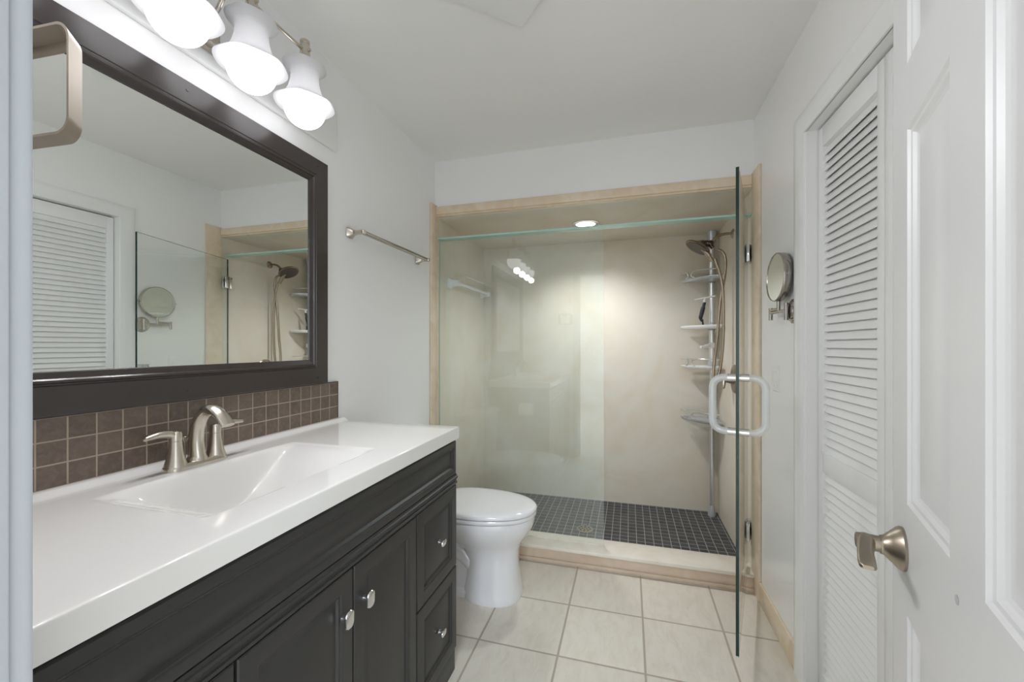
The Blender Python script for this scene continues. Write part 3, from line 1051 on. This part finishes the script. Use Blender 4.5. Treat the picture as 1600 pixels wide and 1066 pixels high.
b.loops([lift(so, 0.406, 0.985), lift(so, 0.410), lift(so, 0.420), lift(so, 0.4255, 0.985), lift(si, 0.4255), lift(si, 0.406)], ring=True)
b.build('seat', M['china'], to, angle=50)
b = MB()
so = egg(0.170, 0.742, 0.193, TY, 0.0, sh=.42)
b.loops([lift(so, 0.4290, 0.97), lift(so, 0.4300, 0.995), lift(so, 0.434), lift(so, 0.442, 0.998), lift(so, 0.449, 0.975), lift(so, 0.4525, 0.93), lift(so, 0.4545, 0.80), lift(so, 0.4555, 0.5), lift(so, 0.4558, 0.2)])
b.build('lid', M['china'], to, angle=50)
for dy in (-0.08, 0.08):
    b = MB(); b.box((0.155, TY + dy - 0.02, 0.405), (0.185, TY + dy + 0.02, 0.445), 0.006)
    b.build('seat_hinge', M['plastic'], to)
b = MB()
lp = []
for z, x1, hy in ((0.400, 0.175, 0.195), (0.41, 0.185, 0.205), (0.60, 0.195, 0.215), (0.735, 0.200, 0.222)):
    lp.append([(0.015 + (x1 - 0.015) / 2 + x, TY + y, z) for x, y in rrect(x1 - 0.015, 2 * hy, 0.03, 5)])
b.loops(lp); b.build('tank', M['china'], to)
b = MB()
lp = []
for z, g in ((0.737, 0.004), (0.742, 0.010), (0.760, 0.010), (0.768, 0.005), (0.771, -0.006)):
    lp.append([(0.108 + x, TY + y, z) for x, y in rrect(0.186 + 2 * g, 0.444 + 2 * g, 0.032, 5)])
b.loops(lp); b.build('tank_lid', M['china'], to)
b = MB(); b.lathe([(0.012, 0), (0.012, 0.012), (0.008, 0.016)], T(0.2005, TY - 0.15, 0.69) @ FX, 16); b.box((0.212, TY - 0.155, 0.683), (0.220, TY - 0.09, 0.697), 0.003)
b.build('flush_lever', M['chrome'], to)

# ------------------------------------------------------------------ toilet paper holder on the cabinet side
tp = thing('toilet_paper_holder', 'toilet paper roll on a nickel holder fixed to the cabinet side', 'paper holder', (0.36, VY1, 0.72))
b = MB(); b.lathe([(0.022, 0), (0.022, 0.005), (0.010, 0.010), (0.008, 0.055)], T(0.285, VY1 - 0.002, 0.72) @ FYP, 20); b.tube([(0.285, VY1 + 0.052, 0.72), (0.425, VY1 + 0.052, 0.72)], 0.006, 12)
b.build('holder', M['nickel'], tp)
b = MB(); b.lathe([(0.020, 0), (0.050, 0), (0.0505, 0.002), (0.0505, 0.103), (0.050, 0.105), (0.020, 0.105)], frame_to((0.302, VY1 + 0.052, 0.72), (1, 0, 0)), 32)
o = b.build('paper_roll', M['paper'], tp); o['label'] = 'white paper roll'

# ------------------------------------------------------------------ ceiling vent cover (turned 45 degrees)
vc = Vector((0.809, 1.436, H)); e1 = Vector((0.69, -0.72, 0)).normalized(); e2 = Vector((-0.72, -0.69, 0)).normalized()
VS = 0.33
cen = vc + (e1 + e2) * VS / 2
vm_ = Matrix(((e1.x, e2.x, 0, cen.x), (e1.y, e2.y, 0, cen.y), (0, 0, -1, H), (0, 0, 0, 1)))
ve = thing('ceiling_vent', 'square white exhaust fan cover set diagonally on the ceiling', 'vent', (cen.x, cen.y, H))
b = MB(); b.rect(-VS / 2, VS / 2, -VS / 2, VS / 2, [(0.03, 0.0), (0.03, 0.009), (0, 0.009), (0, 0.014), (0.003, 0.017), (0.010, 0.018), (0.05, 0.020)], vm_)
b.build('cover', M['plastic'], ve)

# ================================================================== shower
YG = 2.425
# fixed panel
fp = thing('shower_screen', 'fixed clear glass panel closing the left half of the shower', 'glass panel', (0.52, YG, 0.094))


def pane(name, mat, parent, x0, x1, z0, z1, yc, th=0.010, mats=None):
    b = MB()
    y0, y1 = yc - th / 2, yc + th / 2
    def q(*p):
        return b.bm.faces.new([b.bm.verts.new(mat @ Vector(v)) for v in p])
    b.mi = 0
    for y in (y0, y1):
        f = q((x0, y, z0), (x1, y, z0), (x1, y, z1), (x0, y, z1)); f.material_index = 0
    f = q((x0, y0, z0), (x0, y1, z0), (x0, y1, z1), (x0, y0, z1)); f.material_index = 1
    f = q((x1, y0, z0), (x1, y1, z0), (x1, y1, z1), (x1, y0, z1)); f.material_index = 1
    f = q((x0, y0, z1), (x0, y1, z1), (x1, y1, z1), (x1, y0, z1)); f.material_index = 1
    f = q((x0, y0, z0), (x0, y1, z0), (x1, y1, z0), (x1, y0, z0)); f.material_index = 1
    bmesh.ops.remove_doubles(b.bm, verts=b.bm.verts[:], dist=1e-6)
    return b.build(name, mats, parent, angle=10)


I4 = Matrix.Identity(4)
pane('pane', I4, fp, 0.004, 1.045, 0.099, 1.934, YG, 0.010, [M['glasshaze'], M['edgelight']])
b = MB(); b.box((0.003, YG - 0.008, 0.094), (1.047, YG + 0.008, 0.0995), 0.001, 1)
b.build('sill_channel', M['curb'], fp)
gh = thing('glass_header', 'horizontal glass stabiliser strip running across the top of the shower', 'glass header', (0.9, YG, 1.935))
b = MB(); b.box((0.004, YG - 0.030, 1.9345), (W - 0.002, YG + 0.030, 1.9445), 0.0006, 1)
b.build('glass_strip', M['edgelight'], gh)
# glass door, standing open
HX, HYp = W - 0.020, 2.412
dv = Vector((1.566 - HX, 1.668 - HYp, 0)); GL = dv.length; dv.normalize()
dn = Vector((-dv.y, dv.x, 0))   # to the right of travel
GM = Matrix(((dv.x, dn.x, 0, HX), (dv.y, dn.y, 0, HYp), (0, 0, 1, 0), (0, 0, 0, 1)))
gd = thing('glass_door', 'frameless clear glass shower door standing open into the room', 'glass door', (HX, HYp, 0.10))
pane('pane', GM, gd, 0.012, GL, 0.112, 1.907, 0.0, 0.011, [M['glass'], M['edgedark']])
for z in (1.733, 0.288):
    b = MB()
    b.box((0.004, -0.013, z - 0.045), (0.052, -0.0056, z + 0.045), 0.002, mat=GM); b.box((0.004, 0.0056, z - 0.045), (0.052, 0.013, z + 0.045), 0.002, mat=GM)
    b.box((HX - 0.004, HYp - 0.026, z - 0.045), (W - 0.0005, HYp + 0.026, z + 0.045), 0.002)
    b.tube([(HX + 0.002, HYp, z - 0.028), (HX + 0.002, HYp, z + 0.028)], 0.008, 12)
    for dz in (-0.028, 0.028):
        b.lathe([(0.005, 0), (0.005, 0.0015), (0.001, 0.002)], GM @ T(0.034, -0.013, z + dz) @ Matrix.Rotation(PI / 2, 4, 'X'), 10)
    b.build('hinge', M['chrome'], gd)
b = MB(); b.tube([GM @ Vector((0.012, 0, 0.1085)), GM @ Vector((GL, 0, 0.1085))], 0.0045, 8)
b.build('door_sweep', M['acrylic'], gd)
hx = GL - 0.055
for sgn in (-1, 1):
    b = MB()
    z0, z1, dp, r_ = 0.925, 1.130, 0.088, 0.040
    path = [(hx, sgn * 0.022, z1)]
    for k in range(9):
        a = PI / 2 * k / 8
        path.append((hx, sgn * (dp - r_ + r_ * math.sin(a)), z1 - r_ + r_ * math.cos(a)))
    for k in range(9):
        a = PI / 2 * k / 8
        path.append((hx, sgn * (dp - r_ + r_ * math.cos(a)), z0 + r_ - r_ * math.sin(a)))
    path.append((hx, sgn * 0.022, z0))
    b.tube([GM @ Vector(p) for p in path], 0.0135, 16)
    h_ = b.build('handle', M['acrylic'], gd)
    b = MB()
    for z in (z0, z1):
        b.tube([GM @ Vector((hx, sgn * 0.0056, z)), GM @ Vector((hx, sgn * 0.036, z))], 0.0142, 16)
    b.build('ferrule', M['chrome'], h_)

# drain
dr = MB()
dr.lathe([(0.055, 0), (0.055, 0.002), (0.050, 0.0035), (0.001, 0.0035)], T(0.903, 2.742, ZS), 32)
dr.mi = 1
for k in range(8):
    a = 2 * PI * k / 8
    dr.lathe([(0.007, 0.0036), (0.001, 0.0040)], T(0.903 + 0.034 * math.cos(a), 2.742 + 0.034 * math.sin(a), ZS), 10)
for k in range(4):
    a = 2 * PI * k / 4
    dr.lathe([(0.006, 0.0036), (0.001, 0.0040)], T(0.903 + 0.015 * math.cos(a), 2.742 + 0.015 * math.sin(a), ZS), 10)
tag(dr.build('shower_drain', [M['nickelwarm'], M['dark']], org=(0.903, 2.742, ZS)), 'small round metal drain grate in the dark mosaic floor', 'drain')
# downlight
dl = thing('shower_light', 'round lit downlight in the shower ceiling', 'ceiling light', (0.905, 2.776, ZA))
UP = T(0.905, 2.776, ZA) @ Matrix.Rotation(PI, 4, 'X')
b = MB(); b.lathe([(0.092, 0.0), (0.092, 0.003), (0.086, 0.006), (0.066, 0.007), (0.063, 0.004), (0.062, 0.0005)], UP, 40, cap0=False, cap1=False)
b.build('trim_ring', M['chrome'], dl)
b = MB(); b.lathe([(0.0625, 0.0005), (0.062, 0.003), (0.001, 0.004)], UP, 36)
b.build('lens', M['led'], dl)
sl = bpy.data.lights.new('downlight_beam', 'SPOT')
sl.energy = SHOWER_W; sl.color = (0.97, 0.975, 1.0); sl.spot_size = math.radians(150); sl.spot_blend = 1.0; sl.shadow_soft_size = 0.05
so_ = bpy.data.objects.new('downlight_beam', sl); COL.objects.link(so_)
so_.location = (0.905, 2.776, ZA - 0.056)

# white ceramic towel bar inside the shower
gb = thing('shower_towel_bar', 'white ceramic towel bar on the left wall inside the shower', 'towel bar', (0.0, 2.92, 1.68))
for y in (2.585, 3.225):
    b = MB()
    lp = []
    for s_, w_ in ((0.072, 0.0), (0.072, 0.006), (0.060, 0.012), (0.044, 0.030), (0.040, 0.070), (0.036, 0.074)):
        lp.append([(x, y_, w_) for x, y_ in rrect(s_, s_, s_ * 0.18, 4)])
    b.loops(lp, mat=T(0, y, 1.68) @ FX)
    b.build('bracket', M['china'], gb)
b = MB(); b.tube([(0.052, 2.60, 1.68), (0.052, 3.21, 1.68)], 0.011, 16, sq=True)
b.build('bar', M['china'], gb)

# ------------------------------------------------------------------ shower head
SY = 2.80
sh = thing('hand_shower', 'dark bronze shower head and hand shower with hose on the right shower wall', 'shower head', (W, SY, 1.945))
b = MB(); b.lathe([(0.030, 0), (0.029, 0.003), (0.018, 0.010), (0.012, 0.013)], T(W, SY, 1.945) @ FXN, 28); b.build('flange', M['nickelwarm'], sh)
b = MB(); b.tube(catmull([(W - 0.005, SY, 1.945), (W - 0.045, SY, 1.945), (W - 0.085, SY, 1.935), (W - 0.115, SY, 1.910), (W - 0.130, SY, 1.893)], 6), 0.0085, 14)
b.build('shower_arm', M['hose'], sh)
hc_ = Vector((1.600, SY, 1.868))
hn = Vector((-0.52, -0.10, -0.85)).normalized()
b = MB()
hfm = frame_to(hc_, hn, (0.8, 0, -0.5))
b.lathe([(0.012, -0.050), (0.024, -0.040), (0.045, -0.026), (0.074, -0.012), (0.080, -0.006), (0.080, 0.0), (0.074, 0.004), (0.001, 0.005)], hfm, 40)
hh = b.build('spray_head', M['bronze'], sh)
b = MB()
b.lathe([(0.070, 0.0045), (0.069, 0.0060), (0.001, 0.0062)], hfm, 36)
b.build('spray_face', M['darkmetal'], hh)
b = MB()
b.tube(catmull([(1.680, SY, 1.893), (1.655, SY, 1.893), (1.628, SY, 1.893), (1.605, SY, 1.887)], 5), [(0.014, 0.016)] * 4 + [(0.020, 0.022)] * 5 + [(0.022, 0.030)] * 6 + [(0.012, 0.03)], 16)
b.sphere((1.675, SY, 1.890), 0.022, 12)
b.tube([(1.672, SY, 1.888), (1.690, SY, 1.862)], 0.013, 12)
b.build('bracket', M['darkmetal'], sh)
b = MB()
b.tube(catmull([(1.625, SY - 0.012, 1.862), (1.650, SY - 0.012, 1.835), (1.668, SY - 0.012, 1.808), (1.684, SY - 0.012, 1.778)], 5), [0.013] * 5 + [0.015] * 6 + [0.012] * 5, 14)
b.build('hand_shower_handle', M['hose'], sh)
b = MB(); b.tube(catmull([(1.698, 2.788, 1.79), (1.724, 2.788, 1.709), (1.742, 2.788, 1.609), (1.747, 2.788, 1.451), (1.745, 2.788, 1.293), (1.734, 2.786, 1.154), (1.716, 2.785, 1.063), (1.701, 2.79, 1.034), (1.691, 2.8, 1.061), (1.703, 2.815, 1.173), (1.718, 2.815, 1.313), (1.731, 2.815, 1.493), (1.747, 2.815, 1.613), (1.762, 2.815, 1.712), (1.763, 2.815, 1.792), (1.747, 2.815, 1.837), (1.718, 2.815, 1.854)], 6), 0.0088, 12)
b.build('hose', M['hose'], sh)
# valve
sv = thing('shower_valve', 'round brushed nickel shower valve with lever on the right shower wall', 'valve', (W, 2.755, 1.05))
b = MB(); b.lathe([(0.086, 0), (0.086, 0.004), (0.078, 0.010), (0.060, 0.013), (0.034, 0.014), (0.030, 0.020), (0.024, 0.045), (0.022, 0.050), (0.001, 0.052)], T(W, 2.755, 1.05) @ FXN, 40)
b.build('escutcheon', M['hose'], sv)
b = MB(); b.tube([(W - 0.045, 2.755, 1.05), (W - 0.062, 2.74, 1.035), (W - 0.070, 2.72, 0.995)], [0.012, 0.010, 0.006], 12)
b.build('lever', M['nickelwarm'], sv)

# ------------------------------------------------------------------ corner pole caddy
PX, PY = 1.755, 3.205
ca = thing('corner_shower_caddy', 'silver tension pole caddy with four corner shelves in the shower', 'shower caddy', (PX, PY, ZS))
b = MB()
b.lathe([(0.026, 0), (0.026, 0.01), (0.020, 0.05), (0.015, 0.075)], T(PX, PY, ZS), 24)
b.build('foot', M['greyplastic'], ca)
b = MB(); b.lathe([(0.0150, 0.07), (0.0150, 1.10), (0.0195, 1.105), (0.0195, 1.95), (0.0195, 1.955)], T(PX, PY, ZS), 24); b.build('pole', M['alu'], ca)
b = MB(); b.lathe([(0.0200, 1.94), (0.0235, 1.965), (0.032, 2.005), (0.034, ZA - ZS - 0.0002)], T(PX, PY, ZS), 24); b.build('ceiling_cap', M['greyplastic'], ca)


def arc_pt(t, r, z):
    """t 0..1 along the shelf front from the back wall tip round to the right wall tip"""
    a0, a1 = math.radians(174), math.radians(278)
    a = a0 + (a1 - a0) * t
    rr = r * (1.0 - 0.16 * math.sin(PI * t))
    return Vector((PX + rr * math.cos(a) * 1.0, PY + rr * math.sin(a), z))


def shelf(z, rails, mat, lip=0.006, r=0.205):
    s = MB()
    n = 24
    out = [arc_pt(i / n, r, 0) for i in range(n + 1)]
    out = [(p.x, p.y) for p in out]
    out[-1] = (min(out[-1][0], W - 0.01), out[-1][1])
    tip = [(min(PX + 0.035, W - 0.006), PY - 0.01), (PX + 0.02, PY + 0.028), (PX - 0.03, PY + 0.030)]
    ol = out + tip
    cx, cy = PX - 0.06, PY - 0.06

    def sc(k, zz):
        return [(cx + (x - cx) * k, cy + (y - cy) * k, zz) for x, y in ol]
    s.loops([sc(0.90, z - 0.014), sc(0.97, z - 0.006), sc(1.0, z), sc(1.0, z + lip), sc(0.975, z + lip), sc(0.965, z)])
    o = s.build('shelf', mat, ca, angle=40)
    c = MB(); c.lathe([(0.021, z - 0.022), (0.024, z - 0.020), (0.024, z + 0.032), (0.021, z + 0.034)], T(PX, PY, 0), 20)
    c.build('collar', M['greyplastic'], o)
    if rails:
        w = MB()
        hh_ = rails
        p1 = [arc_pt(0.02, r, z + hh_), arc_pt(0.10, r, z + hh_ + 0.003), arc_pt(0.20, r, z + hh_), arc_pt(0.275, r, z + hh_ * 0.72), arc_pt(0.28, r, z + hh_ * 0.35), arc_pt(0.22, r, z + lip)]
        p2 = [arc_pt(0.46, r, z + lip), arc_pt(0.375, r, z + hh_ * 0.35), arc_pt(0.38, r, z + hh_ * 0.72), arc_pt(0.46, r, z + hh_), arc_pt(0.70, r, z + hh_ + 0.002), arc_pt(0.97, r * 0.95, z + hh_)]
        w.tube(catmull(p1, 6), 0.0042, 8); w.tube(catmull(p2, 6), 0.0042, 8)
        p3 = [arc_pt(0.02, r, z + hh_), Vector((PX - 0.08, PY + 0.02, z + hh_)), Vector((PX, PY, z + hh_ * 0.8))]
        w.tube(p3, 0.0034, 8)
        w.build('guard_rail', M['alu'], o)
    return o


shelf(1.722, 0.050, M['greyplastic'])
shelf(1.385, None, M['plastic'], 0.010)
shelf(1.105, 0.052, M['plastic'])
shelf(0.732, 0.055, M['greyplastic'])
b = MB(); b.tube(catmull([(PX - 0.015, PY - 0.015, 1.255), (PX - 0.05, PY - 0.055, 1.248), (PX - 0.085, PY - 0.09, 1.243)], 5), [0.012] * 6 + [0.008] * 5, 12); b.box((PX - 0.024, PY - 0.024, 1.235), (PX + 0.024, PY + 0.024, 1.275), 0.006)
b.build('hook', M['plastic'], ca)

# ------------------------------------------------------------------ squeegee
sq = thing('squeegee', 'white squeegee with a black grip standing on the second caddy shelf', 'squeegee', (1.675, 3.085, 1.395))
b = MB(); b.tube([(1.628, 3.10, 1.572), (1.752, 3.06, 1.592)], [(0.006, 0.009), (0.006, 0.009)], 10); b.tube([(1.690, 3.08, 1.582), (1.686, 3.083, 1.548)], [0.006, 0.009], 10)
b.build('blade', M['plastic'], sq)
b = MB(); b.tube(catmull([(1.688, 3.083, 1.552), (1.680, 3.085, 1.515), (1.669, 3.086, 1.470), (1.664, 3.087, 1.440), (1.676, 3.088, 1.420), (1.680, 3.088, 1.386)], 5), [0.010] * 5 + [0.014] * 5 + [0.013] * 5 + [0.010] * 5 + [0.006] * 6, 14)
b.build('grip', M['rubber'], sq)

# ------------------------------------------------------------------ round make-up mirror on the right wall
mm = thing('makeup_mirror', 'round brushed nickel make-up mirror on a folding wall arm', 'mirror', (W, 1.84, 1.384))
BY, BZ = 1.840, 1.386
b = MB(); b.lathe([(0.048, 0), (0.048, 0.004), (0.042, 0.007), (0.040, 0.011), (0.032, 0.013), (0.030, 0.017), (0.001, 0.018)], T(W, BY, BZ) @ FXN, 36); b.build('wall_plate', M['steel'], mm)
b = MB(); b.tube([(W - 0.026, BY, BZ - 0.034), (W - 0.026, BY, BZ + 0.034)], 0.008, 14)
b.tube([(W - 0.028, BY, BZ + 0.004), (W - 0.036, BY + 0.145, BZ + 0.004)], 0.0062, 12)
b.tube([(W - 0.036, BY + 0.148, BZ - 0.026), (W - 0.036, BY + 0.148, BZ + 0.026)], 0.008, 14)
b.tube([(W - 0.037, BY + 0.146, BZ + 0.016), (W - 0.031, BY + 0.075, BZ + 0.016)], 0.0058, 12)
b.tube([(W - 0.030, BY + 0.073, BZ + 0.006), (W - 0.030, BY + 0.073, BZ + 0.050)], 0.0072, 14)
b.build('folding_arm', M['steel'], mm)
mcn = Vector((W - 0.030, BY + 0.073, 1.532))
mn = Vector((-0.998, -0.03, 0.03)).normalized()
mf = frame_to(mcn, mn)
b = MB(); b.lathe([(0.088, -0.016), (0.097, -0.014), (0.0995, -0.011), (0.0995, 0.012), (0.098, 0.0145), (0.0955, 0.0145), (0.0945, 0.012)], mf, 56, cap1=False)
b.tube([mcn + Vector((0.0, 0, -0.102)), mcn + Vector((0.0, 0, -0.108))], 0.006, 12)
sd = mn.cross(Vector((0, 0, 1))).normalized()
b.tube([mcn + sd * 0.101, mcn + sd * 0.110], 0.006, 12); b.tube([mcn - sd * 0.101, mcn - sd * 0.110], 0.006, 12)
rmm = b.build('mirror_rim', M['steel'], mm)
b = MB(); b.lathe([(0.0948, 0.0100), (0.0948, 0.0120), (0.06, 0.0120), (0.001, 0.0120)], mf, 48)
b.build('mirror_glass', M['mirror'], mm, angle=60)

# ------------------------------------------------------------------ light switch
ls = thing('light_switch', 'white rocker light switch plate below the round wall mirror', 'light switch', (W, 2.035, 1.11))
b = MB(); b.rect(-2.072, -1.999, 1.052, 1.168, [(0, 0), (0, 0.003), (0.003, 0.0055), (0.018, 0.006)], T(W, 0, 0) @ FXN); b.build('switch_plate', M['switch'], ls)
b = MB(); b.rect(-2.052, -2.019, 1.077, 1.143, [(0, 0.0055), (0, 0.009), (0.002, 0.0105)], T(W, 0, 0) @ FXN); b.build('rocker', M['switch'], ls)

for o in bpy.data.objects:
    if '_w' in o:
        del o['_w']
